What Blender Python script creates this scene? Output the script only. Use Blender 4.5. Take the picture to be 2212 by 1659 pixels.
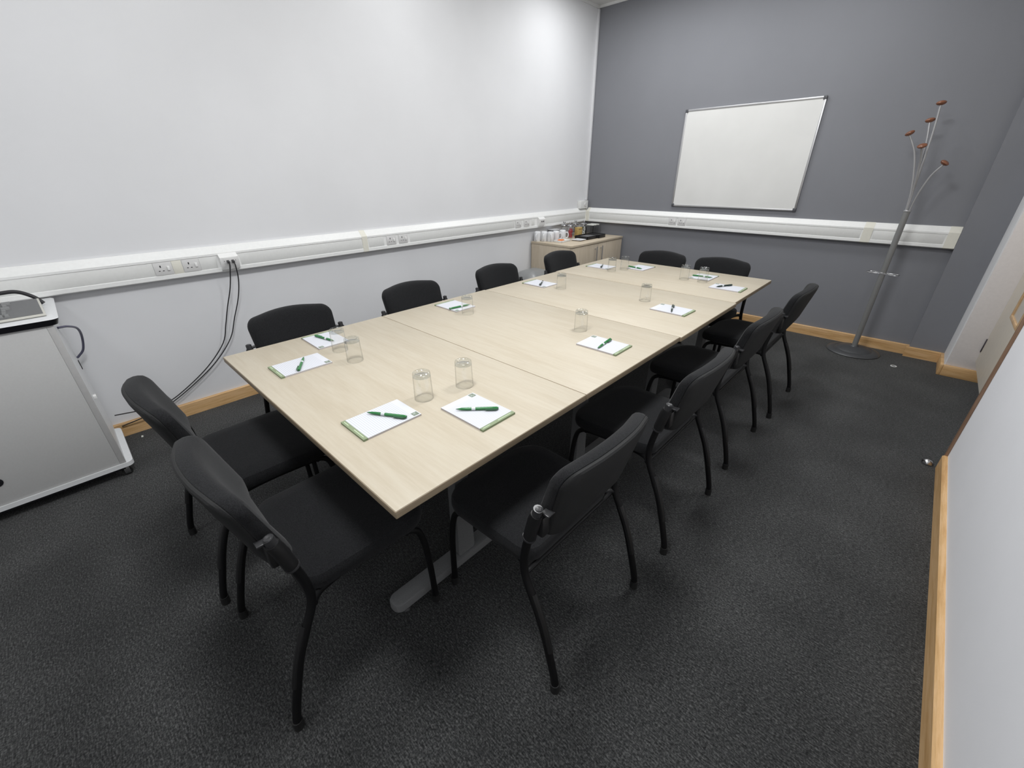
import bpy, bmesh, math, random
from mathutils import Vector, Matrix
random.seed(7)
SC = bpy.context.scene
for o in list(bpy.data.objects):
    bpy.data.objects.remove(o)
COL = SC.collection
PI = math.pi

# ------------------------------------------------------------------ camera
YAW, PITCH, ROLL, FPX = 0.7615, -0.4711, -0.0091, 893.1
CAMLOC = Vector((3.2692, -4.8302, 1.4477))
_cy, _sy, _cp, _sp = math.cos(YAW), math.sin(YAW), math.cos(PITCH), math.sin(PITCH)
_f = Vector((-_sy*_cp, _cy*_cp, _sp)); _r = Vector((_cy, _sy, 0)); _u = _r.cross(_f)
_r2 = _r*math.cos(ROLL)+_u*math.sin(ROLL); _u2 = -_r*math.sin(ROLL)+_u*math.cos(ROLL)
cam_d = bpy.data.cameras.new('camera'); cam = bpy.data.objects.new('camera', cam_d); COL.objects.link(cam)
M3 = Matrix((_r2, _u2, -_f)).transposed()
cam.matrix_world = Matrix.Translation(CAMLOC) @ M3.to_4x4()
cam_d.sensor_fit = 'HORIZONTAL'; cam_d.sensor_width = 36.0; cam_d.lens = FPX/2212*36.0
cam_d.clip_start = 0.02; cam_d.clip_end = 60
SC.camera = cam

# ------------------------------------------------------------------ world, lamps, exposure
W = bpy.data.worlds.new('room_world'); SC.world = W; W.use_nodes = True
W.node_tree.nodes['Background'].inputs[0].default_value = (0.8, 0.9, 1, 1)
W.node_tree.nodes['Background'].inputs[1].default_value = 0.0
ZC = 3.03
LAMPS = [(.62, -.87, 7), (.62, -2.65, 5), (.62, -4.45, 3), (1.3, -.9, 13), (2.3, -.9, 10), (2.3, -2.65, 33), (2.3, -4.4, 38), (1.7, -5.9, 8)]  # last entry: unseen lamp behind the camera, added to brighten the right wall
for i, (x, y, p) in enumerate(LAMPS):
    ld = bpy.data.lights.new('downlight_and_fill', 'AREA'); ld.shape = 'DISK'; ld.size = 0.55
    ld.energy = p; ld.color = (0.985, 0.995, 1.0)
    lo = bpy.data.objects.new('downlight_and_fill', ld); lo.location = (x, y, ZC-0.012); COL.objects.link(lo)
vs = SC.view_settings
vs.view_transform = 'Standard'; vs.look = 'None'; vs.gamma = 1.0; vs.use_curve_mapping = False
vs.exposure = 0.1

# ------------------------------------------------------------------ materials
def lin(r, g, b):
    f = lambda c: (c/255/12.92) if c/255 <= 0.04045 else ((c/255+0.055)/1.055)**2.4
    return (f(r), f(g), f(b), 1)

class NT:
    def __init__(s, name):
        s.m = bpy.data.materials.new(name); s.m.use_nodes = True
        s.t = s.m.node_tree; s.n = s.t.nodes; s.l = s.t.links
        s.b = s.n['Principled BSDF']; s.out = s.n['Material Output']
    def add(s, typ, **kw):
        n = s.n.new(typ)
        for k, v in kw.items():
            if k in n.inputs.keys(): n.inputs[k].default_value = v
            else: setattr(n, k, v)
        return n
    def link(s, a, b): s.l.new(a, b)
    def coords(s, scale=(1, 1, 1), which='Object'):
        tc = s.add('ShaderNodeTexCoord'); mp = s.add('ShaderNodeMapping'); mp.inputs['Scale'].default_value = scale
        s.link(tc.outputs[which], mp.inputs['Vector']); return mp.outputs['Vector']
    def ramp(s, fac, stops):
        r = s.add('ShaderNodeValToRGB'); e = r.color_ramp.elements
        while len(e) < len(stops): e.new(0.5)
        for i, (p, c) in enumerate(stops): e[i].position = p; e[i].color = c
        s.link(fac, r.inputs[0]); return r.outputs[0]
    def bump(s, h, strength=0.2, dist=0.002):
        b = s.add('ShaderNodeBump'); b.inputs['Strength'].default_value = strength; b.inputs['Distance'].default_value = dist
        s.link(h, b.inputs['Height']); s.link(b.outputs[0], s.b.inputs['Normal'])

def simple(name, col, rough=0.5, metal=0.0, spec=0.5, noise=0.0, nscale=60, bump=0.0, coat=0):
    t = NT(name); t.b.inputs['Roughness'].default_value = rough; t.b.inputs['Metallic'].default_value = metal
    t.b.inputs['Specular IOR Level'].default_value = spec
    if coat: t.b.inputs['Coat Weight'].default_value = coat
    v = t.coords(); n = t.add('ShaderNodeTexNoise'); n.inputs['Scale'].default_value = nscale; n.inputs['Detail'].default_value = 3
    t.link(v, n.inputs['Vector'])
    k = max(noise, 0.02)
    lo = tuple(c*(1-k) for c in col[:3])+(1,); hi = tuple(min(1, c*(1+k)) for c in col[:3])+(1,)
    t.link(t.ramp(n.outputs[0], [(0.3, lo), (0.7, hi)]), t.b.inputs['Base Color'])
    if bump: t.bump(n.outputs[0], bump, 0.001)
    return t.m

def mat_wall(name, col):
    t = NT(name); v = t.coords()
    a = t.add('ShaderNodeTexNoise'); a.inputs['Scale'].default_value = 160; a.inputs['Detail'].default_value = 2
    b = t.add('ShaderNodeTexNoise'); b.inputs['Scale'].default_value = 1.6; b.inputs['Detail'].default_value = 4
    t.link(v, a.inputs['Vector']); t.link(v, b.inputs['Vector'])
    lo = tuple(c*0.965 for c in col[:3])+(1,); hi = tuple(min(c*1.02, 1) for c in col[:3])+(1,)
    t.link(t.ramp(b.outputs[0], [(0.3, lo), (0.7, hi)]), t.b.inputs['Base Color'])
    t.b.inputs['Roughness'].default_value = 0.75; t.b.inputs['Specular IOR Level'].default_value = 0.3
    t.bump(a.outputs[0], 0.12, 0.001); return t.m

def mat_carpet():
    t = NT('carpet'); v = t.coords()
    a = t.add('ShaderNodeTexNoise'); a.inputs['Scale'].default_value = 170; a.inputs['Detail'].default_value = 3; a.inputs['Roughness'].default_value = 0.65
    mp = t.coords((60, 260, 1)); c = t.add('ShaderNodeTexNoise'); c.inputs['Scale'].default_value = 1; c.inputs['Detail'].default_value = 3
    b = t.add('ShaderNodeTexNoise'); b.inputs['Scale'].default_value = 3.0; b.inputs['Detail'].default_value = 5
    t.link(v, a.inputs['Vector']); t.link(mp, c.inputs['Vector']); t.link(v, b.inputs['Vector'])
    mx = t.add('ShaderNodeMath', operation='ADD'); t.link(a.outputs[0], mx.inputs[0])
    m2 = t.add('ShaderNodeMath', operation='MULTIPLY'); t.link(c.outputs[0], m2.inputs[0]); m2.inputs[1].default_value = 0.7
    t.link(m2.outputs[0], mx.inputs[1])
    m3 = t.add('ShaderNodeMath', operation='MULTIPLY_ADD'); t.link(b.outputs[0], m3.inputs[0]); m3.inputs[1].default_value = 0.25; t.link(mx.outputs[0], m3.inputs[2])
    m4 = t.add('ShaderNodeMath', operation='MULTIPLY'); t.link(m3.outputs[0], m4.inputs[0]); m4.inputs[1].default_value = 0.513
    col = t.ramp(m4.outputs[0], [(0.38, (0.008, 0.0082, 0.0084, 1)), (0.5, (0.033, 0.034, 0.0342, 1)), (0.64, (0.105, 0.106, 0.105, 1))])
    t.link(col, t.b.inputs['Base Color']); t.b.inputs['Roughness'].default_value = 0.95
    t.b.inputs['Specular IOR Level'].default_value = 0.1
    t.b.inputs['Sheen Weight'].default_value = 0.15
    t.bump(m4.outputs[0], 0.9, 0.006); return t.m

def mat_wood(name, c0, c1, c2, scale, rough=0.4, bands=1.0, spec=0.5):
    """grain runs along the axis whose scale is smallest"""
    t = NT(name); v = t.coords(scale)
    tc = t.add('ShaderNodeObjectInfo'); vm = t.add('ShaderNodeVectorMath', operation='ADD')
    ms = t.add('ShaderNodeMath', operation='MULTIPLY'); t.link(tc.outputs['Random'], ms.inputs[0]); ms.inputs[1].default_value = 37.0
    t.link(v, vm.inputs[0]); t.link(ms.outputs[0], vm.inputs[1])
    big = t.add('ShaderNodeTexNoise'); big.inputs['Scale'].default_value = 0.55; big.inputs['Detail'].default_value = 2; big.inputs['Distortion'].default_value = 0.6
    fine = t.add('ShaderNodeTexNoise'); fine.inputs['Scale'].default_value = 3.5; fine.inputs['Detail'].default_value = 6; fine.inputs['Roughness'].default_value = 0.7
    t.link(vm.outputs[0], big.inputs['Vector']); t.link(vm.outputs[0], fine.inputs['Vector'])
    k = t.add('ShaderNodeMath', operation='MULTIPLY'); t.link(big.outputs[0], k.inputs[0]); k.inputs[1].default_value = 14*bands
    fr = t.add('ShaderNodeMath', operation='SINE'); t.link(k.outputs[0], fr.inputs[0])
    ma = t.add('ShaderNodeMath', operation='MULTIPLY_ADD'); t.link(fr.outputs[0], ma.inputs[0]); ma.inputs[1].default_value = 0.10; t.link(fine.outputs[0], ma.inputs[2])
    t.link(t.ramp(ma.outputs[0], [(0.30, c0), (0.5, c1), (0.68, c2)]), t.b.inputs['Base Color'])
    t.b.inputs['Roughness'].default_value = rough; t.b.inputs['Specular IOR Level'].default_value = spec
    t.bump(fine.outputs[0], 0.03, 0.0005); return t.m

def mat_fabric():
    t = NT('black_fabric'); v = t.coords()
    n = t.add('ShaderNodeTexNoise'); n.inputs['Scale'].default_value = 420; n.inputs['Detail'].default_value = 2
    t.link(v, n.inputs['Vector'])
    t.link(t.ramp(n.outputs[0], [(0.35, (0.0065, 0.0068, 0.0075, 1)), (0.65, (0.017, 0.0175, 0.019, 1))]), t.b.inputs['Base Color'])
    t.b.inputs['Roughness'].default_value = 0.9; t.b.inputs['Specular IOR Level'].default_value = 0.15
    t.b.inputs['Sheen Weight'].default_value = 0.08; t.b.inputs['Sheen Roughness'].default_value = 0.5
    t.bump(n.outputs[0], 0.5, 0.001); return t.m

def mat_paper():
    t = NT('ruled_paper'); tc = t.add('ShaderNodeTexCoord'); sp = t.add('ShaderNodeSeparateXYZ'); t.link(tc.outputs['Object'], sp.inputs[0])
    a = t.add('ShaderNodeMath', operation='MULTIPLY'); t.link(sp.outputs[1], a.inputs[0]); a.inputs[1].default_value = 1/0.0075
    b = t.add('ShaderNodeMath', operation='FRACT'); t.link(a.outputs[0], b.inputs[0])
    c = t.add('ShaderNodeMath', operation='LESS_THAN'); t.link(b.outputs[0], c.inputs[0]); c.inputs[1].default_value = 0.17
    d = t.add('ShaderNodeMath', operation='LESS_THAN'); t.link(sp.outputs[1], d.inputs[0]); d.inputs[1].default_value = 0.076
    e = t.add('ShaderNodeMath', operation='MULTIPLY'); t.link(c.outputs[0], e.inputs[0]); t.link(d.outputs[0], e.inputs[1])
    t.link(t.ramp(e.outputs[0], [(0, (0.60, 0.61, 0.65, 1)), (1, (0.40, 0.42, 0.48, 1))]), t.b.inputs['Base Color'])
    t.b.inputs['Roughness'].default_value = 0.7; return t.m

def mat_glass(name, tint=(0.97, 0.98, 0.97), edge=(0.62, 0.65, 0.64), rough=0.02, refl=0.9):
    t = NT(name); t.n.remove(t.b)
    tr = t.add('ShaderNodeBsdfTransparent'); gl = t.add('ShaderNodeBsdfGlossy'); gl.inputs['Roughness'].default_value = rough
    gl.inputs['Color'].default_value = (refl, refl, refl, 1)
    lw = t.add('ShaderNodeLayerWeight'); lw.inputs['Blend'].default_value = 0.5
    t.link(t.ramp(lw.outputs['Facing'], [(0.0, tint+(1,)), (0.72, tint+(1,)), (0.97, edge+(1,))]), tr.inputs['Color'])
    p5 = t.add('ShaderNodeMath', operation='POWER'); t.link(lw.outputs['Facing'], p5.inputs[0]); p5.inputs[1].default_value = 5.0
    fr = t.add('ShaderNodeMath', operation='MULTIPLY_ADD'); t.link(p5.outputs[0], fr.inputs[0]); fr.inputs[1].default_value = 0.8; fr.inputs[2].default_value = 0.045
    mx = t.add('ShaderNodeMixShader'); t.link(fr.outputs[0], mx.inputs[0]); t.link(tr.outputs[0], mx.inputs[1]); t.link(gl.outputs[0], mx.inputs[2])
    t.link(mx.outputs[0], t.out.inputs['Surface']); return t.m

M = {}
M['wall'] = mat_wall('white_paint', (0.735, 0.740, 0.757, 1))
M['grey'] = mat_wall('grey_paint', (0.214, 0.219, 0.239, 1))
M['rwall'] = mat_wall('cool_white_paint', (0.86, 0.865, 0.895, 1))
M['ceil'] = mat_wall('ceiling_tile', (0.72, 0.72, 0.70, 1))
M['carpet'] = mat_carpet()
M['maple'] = mat_wood('pale_maple', (0.450, 0.393, 0.301, 1), (0.476, 0.421, 0.329, 1), (0.497, 0.446, 0.355, 1), (2.2, 26, 26), 0.42, 1.0, 0.35)
M['mapleshade'] = mat_wood('shaded_maple_edge', (0.28, 0.215, 0.14, 1), (0.32, 0.255, 0.175, 1), (0.36, 0.29, 0.21, 1), (3, 3, 60), 0.5, 0.6, 0.3)  # same maple as the top, its edge shade darkened into the colour
M['cabinet'] = mat_wood('cabinet_maple', (0.50, 0.425, 0.325, 1), (0.545, 0.47, 0.37, 1), (0.585, 0.51, 0.41, 1), (12, 12, 1.0), 0.5, 0.5, 0.3)
M['cabtop'] = mat_wood('cabinet_top_maple', (0.50, 0.42, 0.31, 1), (0.55, 0.47, 0.36, 1), (0.60, 0.52, 0.40, 1), (12, 1.0, 12), 0.45, 0.5, 0.35)
M['oakx'] = mat_wood('oak_skirting', (0.50, 0.285, 0.115, 1), (0.62, 0.385, 0.175, 1), (0.70, 0.46, 0.24, 1), (2.0, 30, 30), 0.45)
M['oaky'] = mat_wood('oak_skirting_long', (0.50, 0.285, 0.115, 1), (0.62, 0.385, 0.175, 1), (0.70, 0.46, 0.24, 1), (30, 2.0, 30), 0.45)
M['brownwood'] = mat_wood('brown_door_lining', (0.20, 0.115, 0.07, 1), (0.27, 0.165, 0.105, 1), (0.33, 0.21, 0.14, 1), (20, 20, 1.5), 0.5)
M['fabric'] = mat_fabric()
M['tube'] = simple('black_tube', (0.0045, 0.0045, 0.005, 1), 0.5, 0, 0.25)
M['plastic'] = simple('black_plastic', (0.009, 0.009, 0.0095, 1), 0.45, 0, 0.45)
M['shell'] = simple('charcoal_shell', (0.016, 0.0162, 0.0165, 1), 0.62, 0, 0.3, 0.2, 300, 0.15)
M['cap'] = simple('dark_grey_cap', (0.035, 0.035, 0.037, 1), 0.3, 0, 0.5)
M['chrome'] = simple('chrome', (0.55, 0.55, 0.56, 1), 0.22, 1.0)
M['steelgrey'] = simple('grey_powder_coat', (0.17, 0.173, 0.175, 1), 0.5, 0, 0.4, 0.08, 200)
M['standmetal'] = simple('silver_grey_metal', (0.23, 0.232, 0.23, 1), 0.42, 0.25)
M['rod'] = simple('light_steel_rod', (0.40, 0.40, 0.41, 1), 0.32, 0.5)
M['standbase'] = simple('dark_grey_base', (0.075, 0.078, 0.082, 1), 0.45, 0.3)
M['knob'] = mat_wood('reddish_wood', (0.15, 0.058, 0.030, 1), (0.22, 0.090, 0.048, 1), (0.29, 0.125, 0.068, 1), (8, 8, 30), 0.3)
M['upvc'] = simple('white_trunking_plastic', (0.82, 0.825, 0.815, 1), 0.38, 0, 0.45, 0.01)
M['cover'] = simple('trunking_cover', (0.72, 0.725, 0.71, 1), 0.42, 0, 0.4, 0.01)
M['cream'] = simple('yellowed_plastic', (0.74, 0.725, 0.645, 1), 0.45, 0, 0.4, 0.02)
M['socket'] = simple('socket_plastic', (0.66, 0.655, 0.65, 1), 0.35, 0, 0.45, 0.01)
M['switch'] = simple('white_rocker', (0.82, 0.82, 0.81, 1), 0.25, 0, 0.5)
M['hole'] = simple('dark_slot', (0.02, 0.02, 0.022, 1), 0.6)
M['paper'] = mat_paper()
M['padside'] = simple('pad_edge', (0.50, 0.47, 0.47, 1), 0.8)
M['green'] = simple('sage_green_print', (0.22, 0.27, 0.16, 1), 0.6)
M['lightprint'] = simple('pale_green_print', (0.56, 0.66, 0.47, 1), 0.6)
M['logo'] = simple('grey_green_print', (0.17, 0.205, 0.155, 1), 0.6)
M['logoline'] = simple('pale_grey_print', (0.45, 0.50, 0.46, 1), 0.6)
M['pen'] = simple('green_pen_plastic', (0.022, 0.165, 0.042, 1), 0.18, 0, 0.6, 0.1, 200)
M['penclip'] = simple('dark_green_pen_plastic', (0.016, 0.095, 0.034, 1), 0.25, 0, 0.6)
M['penshade'] = simple('shaded_green_pen_plastic', (0.010, 0.028, 0.021, 1), 0.2, 0, 0.6)
M['penband'] = simple('silver_white_band', (0.62, 0.65, 0.66, 1), 0.3)
M['glass'] = mat_glass('clear_glass', (0.992, 0.993, 0.990), (0.36, 0.385, 0.37))
M['glassbase'] = mat_glass('thick_glass_base', (0.90, 0.91, 0.905), (0.20, 0.23, 0.22), 0.02, 1.0)
M['acrylic'] = mat_glass('clear_acrylic', (0.97, 0.97, 0.97), (0.75, 0.75, 0.75), 0.05)
M['board'] = simple('whiteboard_enamel', (0.70, 0.70, 0.685, 1), 0.3, 0, 0.45, 0.03, 3)
M['alu'] = simple('brushed_aluminium', (0.50, 0.50, 0.51, 1), 0.38, 0.85)
M['corner'] = simple('dark_grey_corner', (0.07, 0.072, 0.08, 1), 0.45)
M['cartpanel'] = simple('light_grey_laminate', (0.51, 0.51, 0.505, 1), 0.5, 0, 0.35, 0.015, 150)
M['cartedge'] = simple('mid_grey_edging', (0.44, 0.435, 0.43, 1), 0.5)
M['cartwhite'] = simple('white_laminate', (0.68, 0.69, 0.70, 1), 0.4)
M['cartblack'] = simple('black_edging', (0.008, 0.008, 0.011, 1), 0.4)
M['keys'] = simple('grey_keys', (0.20, 0.205, 0.205, 1), 0.5, 0, 0.4, 0.06, 60)
M['keybody'] = simple('dark_grey_keyboard', (0.14, 0.142, 0.145, 1), 0.5)
M['keyrim'] = simple('cream_keyboard_rim', (0.56, 0.55, 0.50, 1), 0.4)
M['cable'] = simple('black_cable', (0.012, 0.011, 0.014, 1), 0.5)
M['cablep'] = simple('violet_grey_cable', (0.10, 0.10, 0.15, 1), 0.4)
M['ceramic'] = simple('white_ceramic', (0.74, 0.75, 0.77, 1), 0.08, 0, 0.6)
M['trayblack'] = simple('black_tray_plastic', (0.012, 0.012, 0.014, 1), 0.35)
M['traygrey'] = simple('grey_tray_inset', (0.17, 0.17, 0.18, 1), 0.35)
M['binlid'] = simple('silver_grey_bin_plastic', (0.27, 0.275, 0.275, 1), 0.4, 0.2)
M['binglint'] = simple('bin_ridge_highlight', (0.5, 0.5, 0.5, 1), 0.4, 0.2)  # highlight along the flap edge, painted as a paler grey
M['red'] = simple('red_packet', (0.42, 0.035, 0.045, 1), 0.35, 0, 0.5, 0.3, 60)
M['blue'] = simple('violet_blue_packet', (0.09, 0.09, 0.24, 1), 0.35, 0, 0.5, 0.4, 60)
M['white'] = simple('white_packet', (0.72, 0.73, 0.69, 1), 0.4, 0, 0.5, 0.05, 60)
M['dgreen'] = simple('dark_green_packet', (0.05, 0.085, 0.045, 1), 0.4)
M['gold'] = simple('tan_carton', (0.50, 0.36, 0.13, 1), 0.5, 0, 0.4, 0.15, 80)
M['golddark'] = simple('brown_print', (0.30, 0.18, 0.07, 1), 0.5)
M['orange'] = simple('orange_packet', (0.80, 0.20, 0.035, 1), 0.35)
M['doorframe'] = simple('warm_grey_frame', (0.76, 0.72, 0.705, 1), 0.5, 0, 0.4, 0.01)
M['doorcream'] = simple('cream_door_laminate', (0.74, 0.68, 0.585, 1), 0.45, 0, 0.4, 0.02, 20)
M['beadwood'] = mat_wood('light_oak_bead', (0.50, 0.31, 0.15, 1), (0.60, 0.40, 0.22, 1), (0.68, 0.48, 0.29, 1), (12, 12, 4), 0.45)
M['hinge'] = simple('dull_steel_hinge', (0.10, 0.085, 0.10, 1), 0.4, 0.7)
M['rubber'] = simple('black_rubber', (0.008, 0.008, 0.008, 1), 0.7)

# ------------------------------------------------------------------ mesh helpers
class B:
    """collects faces, then links them as ONE mesh object"""
    def __init__(s): s.v = []; s.f = []; s.mi = []; s.mats = []
    def mat(s, m):
        if m not in s.mats: s.mats.append(m)
        return s.mats.index(m)
    def add(s, verts, faces, m=None):
        o = len(s.v); s.v += [tuple(v) for v in verts]; k = s.mat(m) if m else 0
        for f in faces: s.f.append(tuple(i+o for i in f)); s.mi.append(k)
        return s
    def box(s, x0, x1, y0, y1, z0, z1, bev=0.0, m=None, seg=2):
        bm = bmesh.new(); bmesh.ops.create_cube(bm, size=1)
        for v in bm.verts:
            v.co = Vector((x0+(v.co.x+.5)*(x1-x0), y0+(v.co.y+.5)*(y1-y0), z0+(v.co.z+.5)*(z1-z0)))
        if bev: bmesh.ops.bevel(bm, geom=bm.edges[:], offset=bev, segments=seg, profile=0.5, affect='EDGES')
        s._bm(bm, m); return s
    def _bm(s, bm, m=None):
        bm.verts.index_update()
        s.add([v.co.copy() for v in bm.verts], [[v.index for v in f.verts] for f in bm.faces], m); bm.free()
    def tube(s, path, r, seg=10, smooth=4, m=None, caps=True, flat=None):
        P = [Vector(p) for p in path]
        if smooth > 1 and len(P) > 2:
            Q = []
            for i in range(len(P)-1):
                a = P[i-1] if i else 2*P[0]-P[1]; b, c = P[i], P[i+1]; d = P[i+2] if i+2 < len(P) else 2*P[-1]-P[-2]
                for k in range(smooth):
                    t = k/smooth
                    Q.append(0.5*((2*b)+(c-a)*t+(2*a-5*b+4*c-d)*t*t+(3*b-a-3*c+d)*t**3))
            Q.append(P[-1]); P = Q
        n = len(P); rr = r if isinstance(r, (list, tuple)) else [r]*n
        if len(rr) != n: rr = [rr[0]+(rr[-1]-rr[0])*i/(n-1) for i in range(n)]
        T = [(P[min(i+1, n-1)]-P[max(i-1, 0)]).normalized() for i in range(n)]
        up = Vector((0, 0, 1)) if abs(T[0].z) < 0.9 else Vector((1, 0, 0))
        N = (up-T[0]*up.dot(T[0])).normalized(); V = []; F = []
        for i in range(n):
            N = (N-T[i]*N.dot(T[i])).normalized(); Bn = T[i].cross(N)
            for k in range(seg):
                a = 2*PI*k/seg; V.append(P[i]+(N*math.cos(a)+Bn*math.sin(a))*rr[i])
        for i in range(n-1):
            for k in range(seg):
                F.append((i*seg+k, i*seg+(k+1) % seg, (i+1)*seg+(k+1) % seg, (i+1)*seg+k))
        if caps: F.append(tuple(range(seg))[::-1]); F.append(tuple((n-1)*seg+k for k in range(seg)))
        s.add(V, F, m); return s
    def lathe(s, prof, c=(0, 0, 0), seg=32, m=None, closed=False, sx=1, sy=1):
        V = []; F = []; n = len(prof)
        for r, z in prof:
            for k in range(seg):
                a = 2*PI*k/seg; V.append((c[0]+r*math.cos(a)*sx, c[1]+r*math.sin(a)*sy, c[2]+z))
        for i in range(n-1 + (1 if closed else 0)):
            j = (i+1) % n
            for k in range(seg): F.append((i*seg+k, i*seg+(k+1) % seg, j*seg+(k+1) % seg, j*seg+k))
        if not closed:
            if prof[0][0] > 1e-6: F.append(tuple(range(seg))[::-1])
            if prof[-1][0] > 1e-6: F.append(tuple((n-1)*seg+k for k in range(seg)))
        s.add(V, F, m); return s
    def loft(s, loops, m=None, cap0=True, cap1=True):
        n = len(loops[0]); V = [p for L in loops for p in L]; F = []
        for i in range(len(loops)-1):
            for k in range(n): F.append((i*n+k, i*n+(k+1) % n, (i+1)*n+(k+1) % n, (i+1)*n+k))
        if cap0: F.append(tuple(range(n))[::-1])
        if cap1: F.append(tuple((len(loops)-1)*n+k for k in range(n)))
        s.add(V, F, m); return s
    def prism(s, poly, axis, a, b, m=None):
        """poly: 2-D points; axis: extrusion axis; the other two axes in x,y,z order"""
        def mk(p, t):
            if axis == 0: return (t, p[0], p[1])
            if axis == 1: return (p[0], t, p[1])
            return (p[0], p[1], t)
        s.loft([[mk(p, a) for p in poly], [mk(p, b) for p in poly]], m); return s
    def build(s, name, m, parent=None, smooth=35, loc=None):
        me = bpy.data.meshes.new(name); me.from_pydata(s.v, [], s.f)
        mats = s.mats if s.mats else [m]
        for q in mats: me.materials.append(q if not isinstance(q, str) else M[q])
        for i, p in enumerate(me.polygons): p.material_index = s.mi[i] if s.mats else 0
        bm = bmesh.new(); bm.from_mesh(me)
        bmesh.ops.recalc_face_normals(bm, faces=bm.faces[:]); bm.to_mesh(me); bm.free()
        for p in me.polygons: p.use_smooth = True
        me.set_sharp_from_angle(angle=math.radians(smooth)); me.update()
        o = bpy.data.objects.new(name, me); COL.objects.link(o)
        if parent is not None: o.parent = parent
        if loc is not None: o.location = loc
        return o

def rpoly(pts, rad, n=6):
    """polygon with rounded corners (counter-clockwise points)"""
    out = []; N = len(pts)
    for i in range(N):
        p = Vector(pts[i]); a = Vector(pts[i-1]); b = Vector(pts[(i+1) % N])
        d0 = (a-p).normalized(); d1 = (b-p).normalized(); ang = d0.angle(d1); r = rad[i]
        t = r/math.tan(ang/2); c = p+(d0+d1).normalized()*(r/math.sin(ang/2))
        s0 = p+d0*t-c; s1 = p+d1*t-c; sw = PI-ang
        sign = 1 if s0.x*s1.y-s0.y*s1.x > 0 else -1
        for k in range(n+1):
            w = sign*sw*k/n; out.append((c.x+s0.x*math.cos(w)-s0.y*math.sin(w), c.y+s0.x*math.sin(w)+s0.y*math.cos(w)))
    return out

def rrect(x0, x1, y0, y1, r, n=6): return rpoly([(x0, y0), (x1, y0), (x1, y1), (x0, y1)], [r]*4, n)

def tag(o, label=None, cat=None, group=None, kind=None):
    if label: o['label'] = label
    if cat: o['category'] = cat
    if group: o['group'] = group
    if kind: o['kind'] = kind
    return o

def thing(name, label, cat, loc=(0, 0, 0), rz=0.0, group=None):
    o = bpy.data.objects.new(name, None); COL.objects.link(o)
    o.location = loc; o.rotation_euler = (0, 0, rz); o.empty_display_size = 0.1
    return tag(o, label, cat, group)

def struct(b, name, m, **k):
    o = b.build(name, m, **k)
    if not k.get('parent'): o['kind'] = 'structure'
    return o

def kids(o): return [c for c in bpy.data.objects if c.parent == o]
def dup(o, loc, rz, label, group=None):
    r = o.copy(); COL.objects.link(r); r.location = loc; r.rotation_euler = (0, 0, rz); r['label'] = label
    if group: r['group'] = group
    for c in kids(o):
        d = c.copy(); COL.objects.link(d); d.parent = r
        for g in kids(c):
            e = g.copy(); COL.objects.link(e); e.parent = d
    return r

# ------------------------------------------------------------------ the room
YB = -6.7
XR, XD, YJ, YC = 3.72, 3.84, -0.355, -1.945      # right wall, door plane, door jamb, wall corner
struct(B().box(-0.1, 4.2, YB-0.1, 0.1, -0.1, 0), 'floor', M['carpet'])
struct(B().box(-0.1, 4.2, YB-0.1, 0.1, ZC, ZC+0.1), 'ceiling', M['ceil'])
struct(B().box(-0.1, 0, YB, 0, 0, ZC), 'wall_left', M['wall'])
struct(B().box(-0.1, 4.2, 0, 0.1, 0, ZC), 'wall_far', M['grey'])
struct(B().box(-0.1, 4.2, YB-0.1, YB, 0, ZC), 'wall_back', M['wall'])
struct(B().box(XR, XR+0.3, YB, YC, 0, ZC), 'wall_right', M['rwall'])
struct(B().box(XR, XR+0.3, YC, YJ, 2.12, ZC), 'wall_lintel', M['rwall'])
# shallow grey pier and the white door reveal beside it
struct(B().box(3.468, 3.69, -0.052, 0, 0, ZC), 'wall_pier', M['grey'])
struct(B().box(3.69, 4.1, YJ, 0, 0, ZC), 'wall_reveal', M['wall'])
struct(B().box(4.06, 4.1, YC, YJ, 0, 2.12), 'wall_recess', M['wall'])
bh, bt = 0.0866, 0.02
def skirt(name, poly, axis, a, b, m): struct(B().prism(poly, axis, a, b), name, M[m])
skirt('baseboard_left', [(0, 0), (bt, 0), (bt, bh-0.004), (bt-0.004, bh), (0, bh)], 1, YB, -0.0, 'oaky')
skirt('baseboard_far', [(0, 0), (-bt, 0), (-bt, bh-0.004), (-bt+0.004, bh), (0, bh)], 0, bt, 3.468, 'oakx')
skirt('baseboard_pier', [(-0.052, 0), (-0.052-bt, 0), (-0.052-bt, bh-0.004), (-0.052-bt+0.004, bh), (-0.052, bh)], 0, 3.45, 3.67, 'oakx')
struct(B().box(3.67, 3.69, YJ-bt, -0.052, 0, bh, 0.003).box(3.69, 4.06, YJ-bt, YJ, 0, bh, 0.003), 'baseboard_reveal', M['oakx'])
skirt('baseboard_right', [(XR, 0), (XR-bt, 0), (XR-bt, bh-0.006), (XR-bt+0.006, bh), (XR, bh)], 1, YB, YC-0.001, 'oaky')
struct(B().box(XR-0.012, XR, YC-0.002, YC+0.02, 0.0, 2.14, 0.002), 'trim_1', M['brownwood'])
struct(B().box(0, 0.012, YB, 0, ZC-0.025, ZC).box(0, 3.468, -0.012, 0, ZC-0.022, ZC), 'trim_2', M['upvc'])
struct(B().box(3.697, 4.06, YJ-0.006, YJ, bh+0.001, 2.12, 0.001), 'trim_3', M['doorframe'])  # panel over the reveal, in a warmer tone than the wall
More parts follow.
